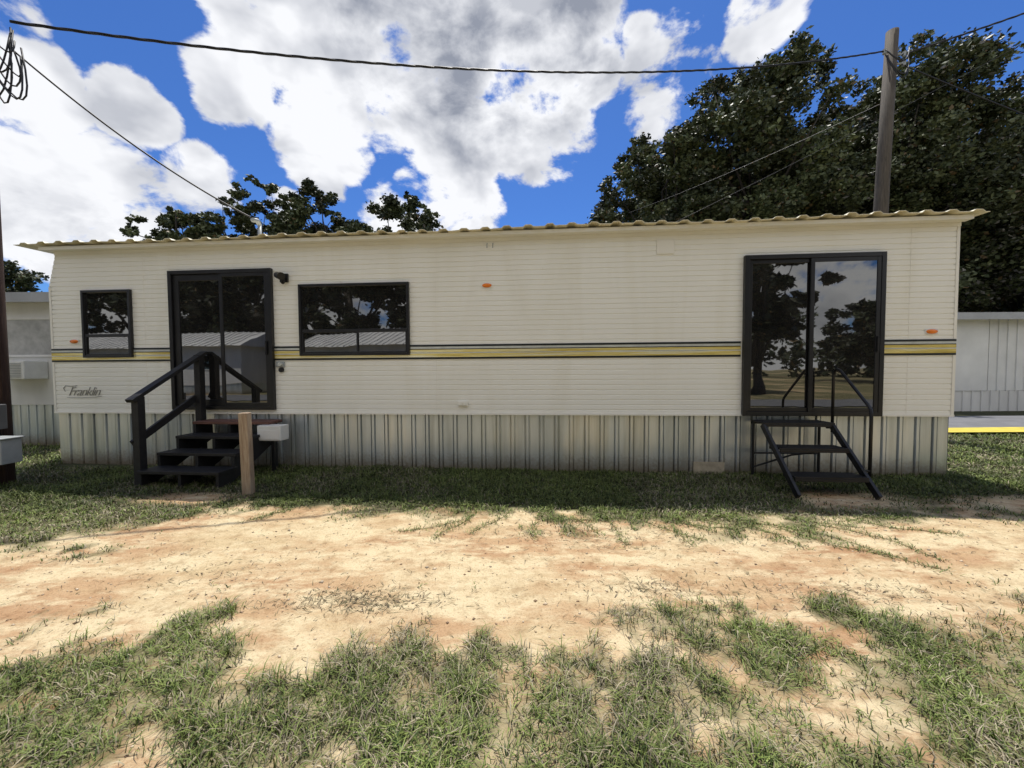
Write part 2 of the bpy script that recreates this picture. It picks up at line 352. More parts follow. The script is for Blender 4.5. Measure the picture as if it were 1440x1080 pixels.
P2=np.concatenate([rng.normal((-0.95,2.33),(0.28,0.07),(700,2)),rng.normal((2.1,2.35),(0.4,0.09),(420,2)),rng.normal((1.0,2.45),(0.3,0.06),(260,2)),rng.normal((-2.3,2.7),(0.4,0.15),(160,2)),rng.normal((1.0,3.3),(0.8,0.2),(700,2))]); P=np.concatenate([P,P2]); N=len(P)
pal=np.array([[.10,.10,.04],[.26,.21,.12],[.12,.085,.05]])[rng.integers(0,3,N)]
v,cc=blades(P,rng.uniform(.012,.045,N),rng.uniform(.002,.006,N),rng.uniform(1.3,2.6,N),pal*(0.6+.6*rng.random((N,1))),12,"x")
o=fast("leaf_litter",v,[(0,1,3,2),(2,3,4)],M['grass'],cc); tag(o,"dry dead leaf litter scattered on the sand",None,kind="stuff")

# ------------------------------------------------------------------ trailer home
T=empty("mobile_home",(0,Z0,0),-TH)
tag(T,"long cream mobile home with gold stripe and metal skirting","mobile home")
SL,SR,DEP=-7.06,5.64,3.0
prof=[]; z=0.79; per=0.0685
while z<3.15:
    prof+=[(0.0,z),(0.0,z+per*0.74),(0.008,z+per*0.82),(0.008,z+per*0.94)]; z+=per
prof.append((0.0,z)); ZT=3.27; prof.append((0.0,ZT))
def sl(z): return SL if z<2.72 else SL+ (z-2.72)*0.27
mb=MB()
for (y,z) in prof: mb.v+=[(sl(z),y,z),(SR,y,z)]
n=len(prof)
for i in range(n-1): mb.face([2*i,2*i+1,2*i+3,2*i+2])
k=len(mb.v); mb.v+=[(sl(ZT),DEP,ZT),(SR,DEP,ZT),(SL,DEP,.79),(SR,DEP,.79)]
mb.face([2*(n-1),2*(n-1)+1,k+1,k]); mb.face([k,k+1,k+3,k+2]); mb.face([1,0,k+2,k+3])
mb.face([2*i+1 for i in range(n)][::-1]+[k+3,k+1]); mb.face([2*i for i in range(n)]+[k,k+2])
mb.obj("wall",M['siding'],T)
# skirting
mb=MB(); s=SL+0.02; pr=[]; rs=random.Random(5)
while s<SR-0.05:
    wv=0.125+rs.uniform(-.006,.006)
    pr+=[(s,0.030),(s+wv,0.030),(s+wv+0.004,0.062),(s+wv+0.014,0.062),(s+wv+0.022,0.016),(s+wv+0.055,0.016),(s+wv+0.061,0.054),(s+wv+0.071,0.054),(s+wv+.077,0.030)]; s+=wv+0.077
pr=[p for p in pr if p[0]<SR-0.02]+[(SR-0.02,0.030)]
for (s,y) in pr: mb.v+=[(s,y,-0.03),(s,y,0.785)]
for i in range(len(pr)-1): mb.face([2*i,2*i+2,2*i+3,2*i+1])
n=len(mb.v); mb.v+=[(SL+.02,DEP-.04,-.03),(SL+.02,DEP-.04,.785),(SR-.02,DEP-.04,-.03),(SR-.02,DEP-.04,.785)]
mb.face([0,1,n+1,n]); mb.face([2*len(pr)-2,n+2,n+3,2*len(pr)-1]); mb.face([n,n+1,n+3,n+2])
mb.obj("skirting",M['galv'],T)
mb=MB(); mb.box(SL,SR+.004,-0.012,0.0-0.001,0.775,0.80); mb.box(SL-.004,SL+.03,-0.006,-0.001,0.80,2.7); mb.box(SR-.03,SR+.004,-0.006,-0.001,0.80,3.17)
mb.box(sl(3.2)-.004,SR+.004,-0.014,-0.001,3.17,3.26)
for s_ in (-1.07,5.08,-5.5): mb.box(s_,s_+.006,-0.003,-0.0005,0.80,3.17)
mb.obj("trim",M['trim'],T)
mb=MB(); mb.box(1.94,2.17,-0.012,-0.001,2.93,3.12); mb.obj("vent_cover",M['trim'],T,bevel=0.003)
mb=MB(); mb.box(2.45,2.85,0.0,0.015,-0.03,0.15); mb.obj("patch_board",M['concrete'],T)
# roof : ribbed sheet
R=MB(); s=-7.34; per=0.285; yf=-0.20; yb=DEP+0.2
pr=[]
while s<5.80:
    pr+=[(s,0.0),(s+.10,0.0),(s+.135,0.028),(s+.205,0.028),(s+.24,0.0)]; s+=per
pr=[p for p in pr if p[0]<5.80]
def rz(y): return 3.272+0.035*min(1,(y-yf)/1.5)
rq=random.Random(2); jit=[rq.uniform(-.005,.005) for _ in pr]
for th in (0,0.006):
    for (s,zz),j in zip(pr,jit):
        for y in (yf,1.3,yb): R.v.append((s,y+(j if y==yf else 0),rz(y)+zz+th+(j if y==yf else 0)+0.012*math.sin(s*1.7)*(y==yf)))
n=len(pr)
for i in range(n-1):
    for a in range(2):
        A_=3*i+a; B_=3*(i+1)+a; R.face([A_,A_+1,B_+1,B_]); o_=3*n; R.face([o_+A_,o_+B_,o_+B_+1,o_+A_+1])
    R.face([3*i,3*(i+1),3*n+3*(i+1),3*n+3*i])
roof=R.obj("roof",M['roofp'],T)
R=MB(); R.box(sl(3.2)-0.1,SR+.03,-0.13,-0.02,3.215,3.262); R.obj("eave_board",M['trim'],roof)
R=MB(); R.tube([(-4.1,0.6,3.2),(-4.1,0.6,3.75)],0.03,10); R.tube([(-4.1,0.6,3.75),(-4.1,0.55,3.80),(-4.1,0.45,3.77)],0.035,10); R.obj("service_mast",M['grey'],roof,smooth=True)
# stripe
st=MB()
for (a,c) in ((SL+.0,-5.06),(-3.46,3.03),(4.76,SR)):
    st.mi=0; st.box(a,c,-0.010,-0.0015,1.735,1.762)
    st.mi=1; st.box(a,c,-0.008,-0.0015,1.705,1.735)
    st.mi=0; st.box(a,c,-0.009,-0.0015,1.693,1.705)
    st.mi=2; st.box(a,c,-0.011,-0.0015,1.655,1.693)
    st.mi=1; st.box(a,c,-0.008,-0.0015,1.640,1.655)
    st.mi=2; st.box(a,c,-0.010,-0.0015,1.587,1.640)
    st.mi=0; st.box(a,c,-0.010,-0.0015,1.560,1.587)
st.obj("decorative_stripe",[M['dstripe'],M['wstripe'],M['gold']],T)
# windows and doors
def frame_rect(mb,x0,x1,z0,z1,w,y0,y1):
    mb.box(x0,x0+w,y0,y1,z0,z1); mb.box(x1-w,x1,y0,y1,z0,z1)
    mb.box(x0+w,x1-w,y0,y1,z0,z0+w); mb.box(x0+w,x1-w,y0,y1,z1-w,z1)
def pane(mb,x0,x1,z0,z1,y,tx=0,tz=0):
    n=len(mb.v); mb.v+=[(x0,y,z0),(x1,y+tx,z0),(x1,y+tx+tz,z1),(x0,y+tz,z1)]; mb.face([n,n+1,n+2,n+3])
def window(x0,x1,z0,z1,rail,mull=None):
    mb=MB(); frame_rect(mb,x0,x1,z0,z1,0.035,-0.045,-0.001)
    frame_rect(mb,x0+.037,x1-.037,z0+.037,rail,0.02,-0.036,-0.006)
    mb.box(x0+.037,x1-.037,-0.036,-0.006,rail+.001,rail+.024)
    if mull: mb.box(mull-.012,mull+.012,-0.034,-0.006,z0+.06,rail-.022)
    w=mb.obj("window",M['black'],T,bevel=0.003)
    g=MB(); pane(g,x0+.03,x1-.03,rail,z1-.03,-0.012,0.002,-0.001)
    if mull: pane(g,x0+.04,mull,z0+.04,rail,-0.016,-0.003,0.001); pane(g,mull,x1-.04,z0+.04,rail,-0.015,0.003,0.001)
    else: pane(g,x0+.04,x1-.04,z0+.04,rail,-0.018,0.002,0.001)
    g.obj("glass",M['glass'],w); return w
window(-6.49,-5.69,1.62,2.63,1.95)
window(-3.06,-1.44,1.62,2.64,1.97,-2.2)
def sdoor(x0,x1,z0,z1,mid,fixedw):
    mb=MB(); w=0.055; frame_rect(mb,x0,x1,z0,z1,w,-0.055,-0.001)
    frame_rect(mb,x0+w+.002,mid+.04,z0+w+.002,z1-w-.002,0.05 if not fixedw else fixedw,-0.028,-0.006)
    frame_rect(mb,mid-.04,x1-w-.002,z0+w+.002,z1-w-.002,0.05,-0.050,-0.030)
    d=mb.obj("sliding_door",M['black'],T,bevel=0.003)
    g=MB(); pane(g,x0+w+.02,mid,z0+.07,z1-.07,-0.014,0.003,0.0); pane(g,mid,x1-w-.02,z0+.07,z1-.07,-0.038,-0.003,-0.003); g.obj("glass",M['glass'],d)
    h=MB(); h.box(x1-.10,x1-.075,-0.075,-0.05,(z0+z1)/2-.22,(z0+z1)/2-.02); h.obj("handle",M['blacksteel'],d,bevel=0.004)
    return d
sdoor(-5.06,-3.46,0.84,2.88,-4.22,0.09)
sdoor(3.05,4.76,0.78,2.87,3.90,None)
# marker lights
for (s_,z_) in ((-6.67,1.87),(-0.34,2.57),(5.35,1.86)):
    b_=MB(); b_.box(s_-.075,s_+.075,-.008,-.001,z_-.032,z_+.032); L0=b_.obj("marker_light",M['white'] if s_>0 else M['trim'],T,bevel=0.003)
    l=MB(); N_=20; 
    for lay,(sc,yy) in enumerate(((1,-.0085),(.9,-.022),(.5,-.030))):
        for q in range(N_): t=2*math.pi*q/N_; l.v.append((s_+.066*sc*math.cos(t),yy,z_+.029*sc*math.sin(t)))
    for lay in range(2):
        for q in range(N_): l.face([lay*N_+q,lay*N_+(q+1)%N_,(lay+1)*N_+(q+1)%N_,(lay+1)*N_+q])
    l.face([2*N_+q for q in range(N_)]); l.obj("lens",M['orange'],L0,smooth=True)
# security light
b_=MB(); b_.box(-3.34,-3.22,-.03,-.001,2.68,2.80); b_.tube([(-3.28,-.03,2.75),(-3.28,-.08,2.76)],.02,8); b_.tube([(-3.34,-.08,2.77),(-3.22,-.16,2.73)],[.045,.055],14); b_.tube([(-3.27,-.03,2.70),(-3.27,-.07,2.66)],.025,8)
b_.obj("security_light",M['black'],T,bevel=0.003)
b_=MB(); b_.box(-3.44,-3.31,-.02,-.001,1.46,1.54); b_.mi=1; b_.tube([(-3.36,-.02,1.50),(-3.36,-.06,1.50)],.028,14); b_.obj("door_lock",[M['grey'],M['wstripe']],T,bevel=.003)
b_=MB(); b_.tube([(-3.36,-.001,1.42),(-3.36,-.03,1.42)],.035,14); b_.obj("key_knob",M['black'],T)
b_=MB(); b_.box(-.76,-.62,-.03,-.001,.90,.97); b_.box(-.745,-.695,-.038,-.031,.912,.958); b_.box(-.685,-.635,-.038,-.031,.912,.958); b_.obj("outlet_cover",M['trim'],T,bevel=.003)
for q in (-.33,-.25):
    b_=MB(); b_.tube([(q,-.002,3.14),(q,-.04,3.13),(q,-.045,3.07)],.006,6); b_.obj("roof_hook",M['grey'],T)
# lettering
cu=bpy.data.curves.new("lettering",'FONT'); cu.body="Franklin"; cu.size=0.17; cu.shear=0.5; cu.extrude=0.004; cu.space_character=0.86; cu.offset=-0.003
to=bpy.data.objects.new("tmp",cu); scene.collection.objects.link(to); bpy.context.view_layer.update()
me=bpy.data.meshes.new_from_object(to.evaluated_get(bpy.context.evaluated_depsgraph_get())); bpy.data.objects.remove(to)
me.materials.clear(); me.materials.append(M['letter'])
wd=max(v.co.x for v in me.vertices); sc_=0.55/wd
lt=bpy.data.objects.new("lettering",me); scene.collection.objects.link(lt); lt.parent=T; lt.location=(-6.82,-0.006,1.045); lt.rotation_euler=(math.radians(90),0,0); lt.scale=(sc_,sc_,1)
b_=MB(); b_.tube([(-6.86,-.006,1.11),(-6.89,-.006,1.16),(-6.85,-.006,1.20),(-6.76,-.006,1.185),(-6.66,-.006,1.20)],.005,5); b_.tube([(-6.84,-.006,1.02),(-6.6,-.006,1.015),(-6.35,-.006,1.025),(-6.25,-.006,1.04)],.003,5); b_.obj("lettering_swash",M['letter'],T)

# ------------------------------------------------------------------ wooden steps
x,y=L2W(-3.95,0); S=empty("wooden_steps",(x,y,0),-TH); tag(S,"black painted wooden steps with handrail at the entry door","steps")
tr=[(0.70,-.30,-.02,-4.50,-3.36),(0.54,-.56,-.27,-4.50,-3.42),(0.37,-.82,-.53,-4.50,-3.42),(0.20,-1.08,-.79,-4.50,-3.42)]
for i,(z_,ya,yb_,a,c) in enumerate(tr):
    b_=MB(); b_.box(a+3.95,c+3.95,ya,yb_,z_-.038,z_); o=b_.obj("tread",M['brownboard'] if i==0 else M['blackwood'],S,bevel=.004)
    if i==0: o["label"]="worn brown top tread board"
for a in (-4.47,-3.95,-3.46):
    b_=MB(); q=a+3.95
    prof2=[(-.02,.66),(-.30,.66),(-.30,.50),(-.56,.50),(-.56,.33),(-.82,.33),(-.82,.16),(-1.06,.16),(-1.06,0.0),(-.90,0.0),(-.02,.42)]
    n=len(prof2)
    for dx in (-.02,.02):
        for (yy,zz) in prof2: b_.v.append((q+dx,yy,zz))
    b_.face(list(range(n))); b_.face([n+i for i in range(n)][::-1])
    for i in range(n): b_.face([i,n+i,n+(i+1)%n,(i+1)%n])
    b_.obj("stringer",M['blackwood'],S)
for (q,yy,z0_,z1_) in ((-4.52,-1.0,-.02,1.10),(-4.52,-.14,-.02,1.64),(-3.42,-.12,-.02,.66),(-3.42,-.62,-.02,.33)):
    b_=MB(); w=.045 if q<-4 else .03; b_.box(q+3.95-w,q+3.95+w,yy-w,yy+w,z0_,z1_); b_.obj("post",M['blackwood'],S,bevel=.005)
b_=MB(); b_.beam((-.57,-1.10,1.05),(-.57,-.05,1.68),.10,.045); b_.obj("handrail",M['blackwood'],S,bevel=.004)
b_=MB(); b_.beam((-.62,-1.04,.52),(-.62,-.10,1.06),.035,.09,(0,0,1)); b_.obj("rail",M['blackwood'],S,bevel=.004)

# ------------------------------------------------------------------ steel steps
x,y=L2W(3.57,0); S=empty("steel_steps",(x,y,0),-TH); tag(S,"black folding steel steps with tube handrail under glass door","steps")
def tread(z_,ya,yb_,a,c):
    b_=MB(); b_.box(a,c,ya,yb_,z_-.02,z_); b_.box(a,c,ya-.004,ya+.012,z_-.05,z_-.021); b_.box(a,c,yb_-.012,yb_+.004,z_-.05,z_-.021)
    for k in range(5):
        yy=ya+(yb_-ya)*(k+.5)/5; b_.box(a+.03,c-.03,yy-.008,yy+.008,z_+.0005,z_+.006)
    b_.obj("tread",M['blacksteel'],S,bevel=.003)
tread(.73,-.34,-.06,-.42,.42); tread(.47,-.62,-.40,-.38,.38); tread(.21,-.90,-.68,-.38,.38)
for q in (-.405,.405):
    b_=MB(); b_.beam((q,-.30,.70),(q,-1.00,.02),.035,.07); b_.obj("stringer",M['blacksteel'],S,bevel=.003)
    b_=MB(); b_.tube([(q,-.09,-.01),(q,-.09,.71)],.017,8); b_.obj("leg",M['blacksteel'],S)
b_=MB(); b_.tube([(-.40,-.10,.12),(0,-.2,.30),(.40,-.48,.44)],.012,8); b_.obj("brace",M['blacksteel'],S)
b_=MB(); b_.tube([(-.40,-.085,.30),(.40,-.085,.30)],.012,8); b_.obj("brace",M['blacksteel'],S)
b_=MB(); b_.tube([(.47,-.22,.60),(.47,-.22,1.30),(.47,-.24,1.37),(.47,-.28,1.39),(.47,-.33,1.37),(.47,-.74,.99),(.47,-.78,.94),(.47,-.79,.88),(.47,-.79,.20)],.017,10)
b_.tube([(.40,-.22,.66),(.48,-.22,.66)],.015,8); b_.tube([(.40,-.79,.26),(.48,-.79,.26)],.015,8); b_.obj("handrail",M['blacksteel'],S,smooth=True)

# ------------------------------------------------------------------ raw post, junction box
x,y=L2W(-2.95,-1.2)
b_=MB(); b_.box(-.048,.048,-.048,.048,-.15,.93)
o=b_.obj("wooden_post",M['rawwood'],None,(x,y,0),(math.radians(.6),math.radians(-.8),.12),bevel=.006); tag(o,"short raw wooden post standing in the worn grass","post")
x,y=L2W(-3.30,-.30); S=empty("junction_box",(x,y,0),-TH); tag(S,"white electrical junction box on a stub beside steps","electrical box")
b_=MB(); b_.box(-.17,.17,-.09,.09,.45,.66); b_.obj("enclosure",M['white'],S,bevel=.012)
b_=MB(); b_.box(-.15,.15,-.097,-.091,.47,.60); b_.obj("cover",M['whitewall'],S,bevel=.004)
b_=MB(); b_.box(-.02,.02,-.02,.02,-.05,.449); b_.obj("stand",M['black'],S)

# ------------------------------------------------------------------ service pole with boxes
S=empty("service_pole",(-6.42,4.78,0)); tag(S,"dark brown wooden service pole with grey meter boxes","utility pole")
b_=MB(); b_.tube([(0,0,-.1),(0,0,2),(.01,0,4),(.02,0,6.0)],[.12,.112,.104,.095],16); b_.obj("pole",M['darkpole'],S,smooth=True)
b_=MB(); b_.box(.02,.50,-.36,-.16,.33,.62); b_.box(.0,.52,-.38,-.14,.62,.64); b_.obj("pedestal_box",M['grey'],S,bevel=.008)
b_=MB(); b_.box(.08,.26,-.20,-.10,.72,1.02); b_.obj("breaker_box",simple("dark_grey_box",(.10,.10,.10),.5),S,bevel=.008)
b_=MB(); b_.tube([(.13,-.05,-.1),(.13,-.05,5.3),(.16,-.08,5.42),(.22,-.12,5.40)],.016,8); b_.obj("conduit",M['darkpole'],S,smooth=True)
b_=MB(); rr=random.Random(8)
for q in range(10):
    e=Vector((.46+rr.uniform(-.06,.1),-.02,5.05+rr.uniform(0,.5))); s0=Vector((.16,-.08,5.35+rr.uniform(-.3,.25)))
    md=(s0+e)/2+Vector((rr.uniform(.0,.45),rr.uniform(-.1,.1),-.45-rr.random()*.9)); pts=[]
    for i in range(9):
        t=i/8; pts.append(s0*(1-t)**2+md*2*t*(1-t)+e*t*t)
    b_.tube(pts,.009,6)
b_.obj("cable_loop",M['wire'],S,smooth=True)

# ------------------------------------------------------------------ utility pole
S=empty("utility_pole",(8.30,8.8,0)); tag(S,"tall weathered wooden utility pole carrying cables","utility pole")
b_=MB(); b_.tube([(-.10,0,-.1),(-.03,0,3),(.06,0,6),(.17,0,8.85)],[.15,.14,.125,.112],18); b_.obj("pole",M['polewood'],S,smooth=True)
for (zz,sd) in ((8.35,-1),(8.30,1),(8.10,1)):
    b_=MB(); b_.tube([(.15,-.05,zz),(.15+sd*.22,-.08,zz)],.02,8); b_.tube([(.15+sd*.22,-.08,zz-.05),(.15+sd*.22,-.08,zz+.05)],.035,10)
    b_.obj("insulator",M['grey'],S)
b_=MB(); rr=random.Random(4)
for q in range(6):
    a0=Vector((-.08,-.12,8.30+rr.uniform(-.08,.08))); e=Vector((.48,-.08,8.30+rr.uniform(-.2,.2))); md=Vector((.2,-.35,7.4+rr.uniform(-.4,.5))); pts=[]
    for i in range(9):
        t=i/8; pts.append(a0*(1-t)**2+md*2*t*(1-t)+e*t*t)
    b_.tube(pts,.010,6)
b_.obj("cable_loop",M['wire'],S,smooth=True)

def wire(a,b,sag,r,label,twist=0):
    a=Vector(a);b=Vector(b); n=60; pts=[]
    for i in range(n+1):
        t=i/n; p=a.lerp(b,t); p.z-=4*sag*t*(1-t); pts.append(p)
    mb=MB()
    if twist:
        for ph in (0,2.1,4.2):
            n2=260; pp=[]
            for i in range(n2+1):
                t=i/n2; p=a.lerp(b,t); p.z-=4*sag*t*(1-t); an=t*twist+ph; p=p+Vector((0,math.cos(an),math.sin(an)))*r*.8; pp.append(p)
            mb.tube(pp,r*.7,5)
    else: mb.tube(pts,r,6)
    o=mb.obj("power_line",M['wire'],smooth=True); tag(o,label,"cable","overhead service cables")
wire((-5.98,4.76,5.60),(8.22,8.72,8.36),.52,.0125,"thick twisted black service cable strung between poles",110)
wire((-5.98,4.76,5.28),(-4.02,6.05,3.78),.14,.012,"black service cable dropping to the mobile home roof")
wire((8.62,8.72,8.28),(20,7.9,12.2),.18,.015,"thick twisted black service cable leaving the pole",90)
wire((8.62,8.72,8.08),(19.5,8.2,3.9),.25,.013,"black cable descending away from the pole")
wire((22,14,14.9),(4.5,14,6.0),.15,.008,"thin overhead wire crossing behind the roof")
wire((8.45,8.9,7.4),(4.2,14,7.0),.1,.007,"thin overhead wire crossing behind the roof")

# ------------------------------------------------------------------ neighbour building (left)
S=empty("neighbour_mobile_home",(-12.2,7.4,0)); tag(S,"old white mobile home with window air conditioner","mobile home")
b_=MB()
zc=.78
while zc<2.7: b_.box(-4,4,0,5,zc,zc+.118); b_.box(-3.995,3.995,.004,4.99,zc+.118,zc+.124); zc+=.124
b_.obj("wall",M['whitewall'],S)
b_=MB(); b_.box(-4.15,4.15,-.22,5.2,zc,zc+.10); b_.box(-4.18,4.18,-.26,-.221,zc-.06,zc+.12); b_.obj("roof",M['greyroof'],S)
b_=MB(); s=-3.98
while s<3.9: b_.box(s,s+.12,.03,.05,-.05,.775); b_.box(s+.12,s+.155,.015,.05,-.05,.775); s+=.155
b_.obj("skirting",M['galv'],S)
b_=MB(); b_.box(2.55,3.3,-.38,-.005,1.28,1.62); ac=b_.obj("air_conditioner",M['white'],S,bevel=.015)
b_=MB()
for q in range(9): b_.box(2.6,3.25,-.392,-.381,1.32+q*.03,1.332+q*.03)
b_.obj("grille",M['grey'],ac)
b_=MB(); frame_rect(b_,2.3,3.5,1.70,2.45,.04,-.03,-.001); w=b_.obj("window",M['whitewall'],S,bevel=.004)
b_=MB(); pane(b_,2.33,3.47,1.73,2.42,-.012); b_.obj("covering",simple("plastic_sheet",(.42,.42,.41),.35,0,.25,6),w)

# white shed (right)
S=empty("white_shed",(17.3,12.4,0)); tag(S,"white metal storage building beside the road","shed")
b_=MB(); b_.box(-3.6,-1.98,0,5,.65,2.95); s=-1.95
b_.box(-1.97,4,.03,5,.65,2.95)
while s<3.9: b_.box(s,s+.05,0,.03,.65,2.95); s+=.30
b_.obj("wall",simple("shed_white_paint",(.74,.74,.72),.5,0,.08,1.5),S)
b_=MB(); s=-3.6
while s<3.9: b_.box(s,s+.26,.03,.06,-.05,.645); b_.box(s+.26,s+.30,.0,.06,-.05,.645); s+=.30
b_.obj("skirting",M['whitewall'],S)
b_=MB(); b_.box(-3.85,4.2,-.3,5.2,2.951,3.07); b_.box(-3.88,4.2,-.34,-.301,2.90,3.12); b_.obj("roof",M['greyroof'],S)

# mobile homes across the lane (seen mirrored in the glass)
for (x,y,rz_) in ((-9.5,-9.6,.08),(-25,-9.0,-.1)):
    S=empty("mobile_home",(x,y,0),rz_); tag(S,"white mobile home with ribbed metal roof across the lane","mobile home","mobile homes across the lane")
    b_=MB(); zc=.6
    while zc<2.9: b_.box(-6,6,-4,0,zc,zc+.15); b_.box(-5.99,5.99,-3.99,-.01,zc+.15,zc+.16); zc+=.16
    b_.obj("wall",M['whitewall'],S)
    b_=MB(); b_.v+=[(-6.3,.5,2.9),(6.3,.5,2.9),(6.3,-2,3.9),(-6.3,-2,3.9),(6.3,-4.5,2.9),(-6.3,-4.5,2.9)]; b_.face([0,1,2,3]); b_.face([3,2,4,5]); b_.face([0,3,5]); b_.face([1,4,2])
    s=-6.2
    while s<6.2: b_.beam((s,.51,2.93),(s,-1.98,3.93),.04,.04); s+=.4
    b_.obj("roof",M['whitewall'],S)
    b_=MB(); b_.box(-5.95,5.95,-3.9,-.05,-.05,.598); b_.obj("skirting",M['galv'],S)
    for wx in (-4,0.5,3.8):
        b_=MB(); frame_rect(b_,wx,wx+1.2,1.5,2.4,.05,.001,.03); w=b_.obj("window",M['white'],S)
        b_=MB(); b_.box(wx+.05,wx+1.15,.001,.01,1.55,2.35); b_.obj("glass",M['glass'],w)

# ------------------------------------------------------------------ trees
def leaves(clumps,per,ls,seed,tone=1.0,moss=0.0):
    r=np.random.default_rng(seed)
    subs=[];tn=[]
    for c in clumps:
        tnc=.55+.9*r.random()
        for j in range(6):
            d=r.normal(0,1,3); d/=np.linalg.norm(d); d[2]*=.7
            subs.append((c[0]+d[0]*c[3]*.75,c[1]+d[1]*c[3]*.75,c[2]+d[2]*c[3]*.75,c[3]*r.uniform(.30,.60))); tn.append(tnc*(.75+.5*r.random()))
    S_=np.array(subs); tn=np.array(tn); Cr=S_[:,3]
    cnt=np.maximum(6,(per/6*(Cr/Cr.mean())**2)).astype(int); idx=np.repeat(np.arange(len(S_)),cnt); N=len(idx)
    d=r.normal(0,1,(N,3)); d/=np.linalg.norm(d,axis=1)[:,None]; rad=r.random(N)**0.5*(1+.25*r.normal(0,1,N).clip(-1,2))
    P=S_[idx,:3]+d*(rad*Cr[idx])[:,None]*np.array([1,1,.75])
    u=r.normal(0,1,(N,3)); u[:,2]*=.6; u/=np.linalg.norm(u,axis=1)[:,None]
    w=np.cross(u,r.normal(0,1,(N,3))); w/=np.linalg.norm(w,axis=1)[:,None]
    l=ls*r.uniform(.6,1.4,N)[:,None]
    V=np.stack([P-u*l*.5,P+w*l*.30,P+u*l*.5,P-w*l*.30],1)
    g1=np.array([.042,.058,.024]);g2=np.array([.120,.135,.058]); t=r.random(N)[:,None]; c=(g1*(1-t)+g2*t)*tone*tn[idx][:,None]
    k=r.random(N)<moss; c[k]=np.array([.22,.21,.18])*(.6+.6*r.random((int(k.sum()),1)))
    k=r.random(N)<.03; c[k]=np.array([.16,.11,.05])
    return V,c
def tree(x,y,h,rad,base,seed,label,nc=70,per=430,ls=.19,moss=0.03,sparse=1.0,group=None,tone=1.0,name="oak_tree",flat=1.0,limbs=26):
    r=random.Random(seed); S=empty(name,(x,y,0)); tag(S,label,"tree",group)
    cz=(h+base)/2; hz=(h-base)/2; cl=[]
    for i in range(nc):
        while True:
            p=Vector((r.uniform(-1,1),r.uniform(-1,1),r.uniform(-1,1)))
            if (.1 if i%3==0 else .5)<p.length<1: break
        p=p*.86
        cr=rad*r.uniform(.18,.30)*sparse
        cl.append((p.x*rad*flat,p.y*rad,cz+p.z*hz,cr))
    for i in range(nc//2):
        a=r.uniform(0,6.28); e=r.uniform(-.5,1.45); q=Vector((math.cos(a)*math.cos(e),math.sin(a)*math.cos(e),math.sin(e)))*r.uniform(.84,1.0)
        cl.append((q.x*rad*flat,q.y*rad,cz+q.z*hz,rad*r.uniform(.09,.17)))
    b_=MB(); tw=rad*.075+.08; top=base+(h-base)*.45
    b_.tube([(0,0,-.1),(.1,0,base*.4),(r.uniform(-.3,.3),r.uniform(-.3,.3),base),(r.uniform(-.5,.5),0,top)],[tw*1.4,tw,tw*.8,tw*.4],10)
    for c in r.sample(cl,min(len(cl),limbs)):
        s0=Vector((r.uniform(-.2,.2),r.uniform(-.2,.2),r.uniform(base*.7,top))); e=Vector(c[:3]); md=s0.lerp(e,.5)+Vector((r.uniform(-.6,.6),r.uniform(-.6,.6),r.uniform(-.2,.9)))
        q1=s0.lerp(md,.5)+Vector((r.uniform(-.2,.2),)*3); q2=md.lerp(e,.5)+Vector((r.uniform(-.25,.25),)*3)
        b_.tube([s0,q1,md,q2,e],[tw*.32,tw*.26,tw*.18,tw*.10,tw*.04],6)
    b_.obj("trunk",M['bark'],S,smooth=True)
    V,c=leaves(cl,per,ls,seed,tone,moss); fast("crown",V,[(0,1,2,3)],M['leaf'],c,S)
G="large oaks behind the mobile home"
tree(8.0,20.5,13.8,3.7,3.5,101,"dark green oak with a rounded uneven crown",66,600,group=G)
tree(12.6,20,16.8,4.6,4,102,"tall dark green oak with dense lumpy crown",90,700,group=G)
tree(19.4,19.5,16.6,5.0,3,103,"tall dark green oak with dense lumpy crown",90,700,group=G)
tree(26.0,19,15.2,5.4,2.0,104,"broad oak hung with pale grey moss",90,560,moss=.28,group=G)
tree(16.2,24,16.6,5,3,105,"tall dark green oak with dense lumpy crown",66,380,ls=.28,group=G)
tree(23,25,18,5.6,2,107,"broad oak hung with pale grey moss",66,380,ls=.28,moss=.2,group=G)
tree(31,25,17,6.5,1.5,108,"broad oak hung with pale grey moss",60,400,ls=.30,moss=.2,group=G)
tree(9.5,25,14.5,4.5,3,109,"dark green oak with a rounded uneven crown",50,320,ls=.30,group=G)
G2="small trees rising behind the roof"
for (x,h,rd,sd) in ((-24.0,13.0,3.0,111),(-18.2,14.9,3.2,112),(-13.6,14.7,3.1,113),(-8.0,14.2,3.2,114)):
    tree(x,28,h,rd,7,sd,"leafy dark tree crown rising behind the roof",36,460,.24,.0,1.0,G2,limbs=14)
tree(-51,39,12.6,5.0,3,115,"dark green tree behind the neighbouring home",34,320,.32)
G3="trees across the lane"
for i,(x,y,h,rd) in enumerate(((-9,-20,17,6),(-18,-20,18,6.5),(-27,-19,17,6.5),(-37,-20,16,6.5),(11.2,-13,16,3.1),(0,-22,15,6),(8,-15,13,3.5),(30,-30,8.5,6))):
    tree(x,y,h,rd,1.0,201+i,"leafy green tree standing across the lane",56,240,.48,.05,1,G3,tone=.5,limbs=8)
r=random.Random(77); cl=[]
for i in range(480):
    a=r.uniform(0,2*math.pi)
    R_=r.uniform(62,80); cl.append((math.cos(a)*R_,math.sin(a)*R_,r.uniform(.5,8.5)*(.6+.5*abs(math.sin(a*7))),r.uniform(2.0,4)))
V,c=leaves(cl,110,1.0,300,.6); o=fast("distant_woods",V,[(0,1,2,3)],M['leaf'],c); tag(o,"distant band of dark green woods",None,kind="stuff")

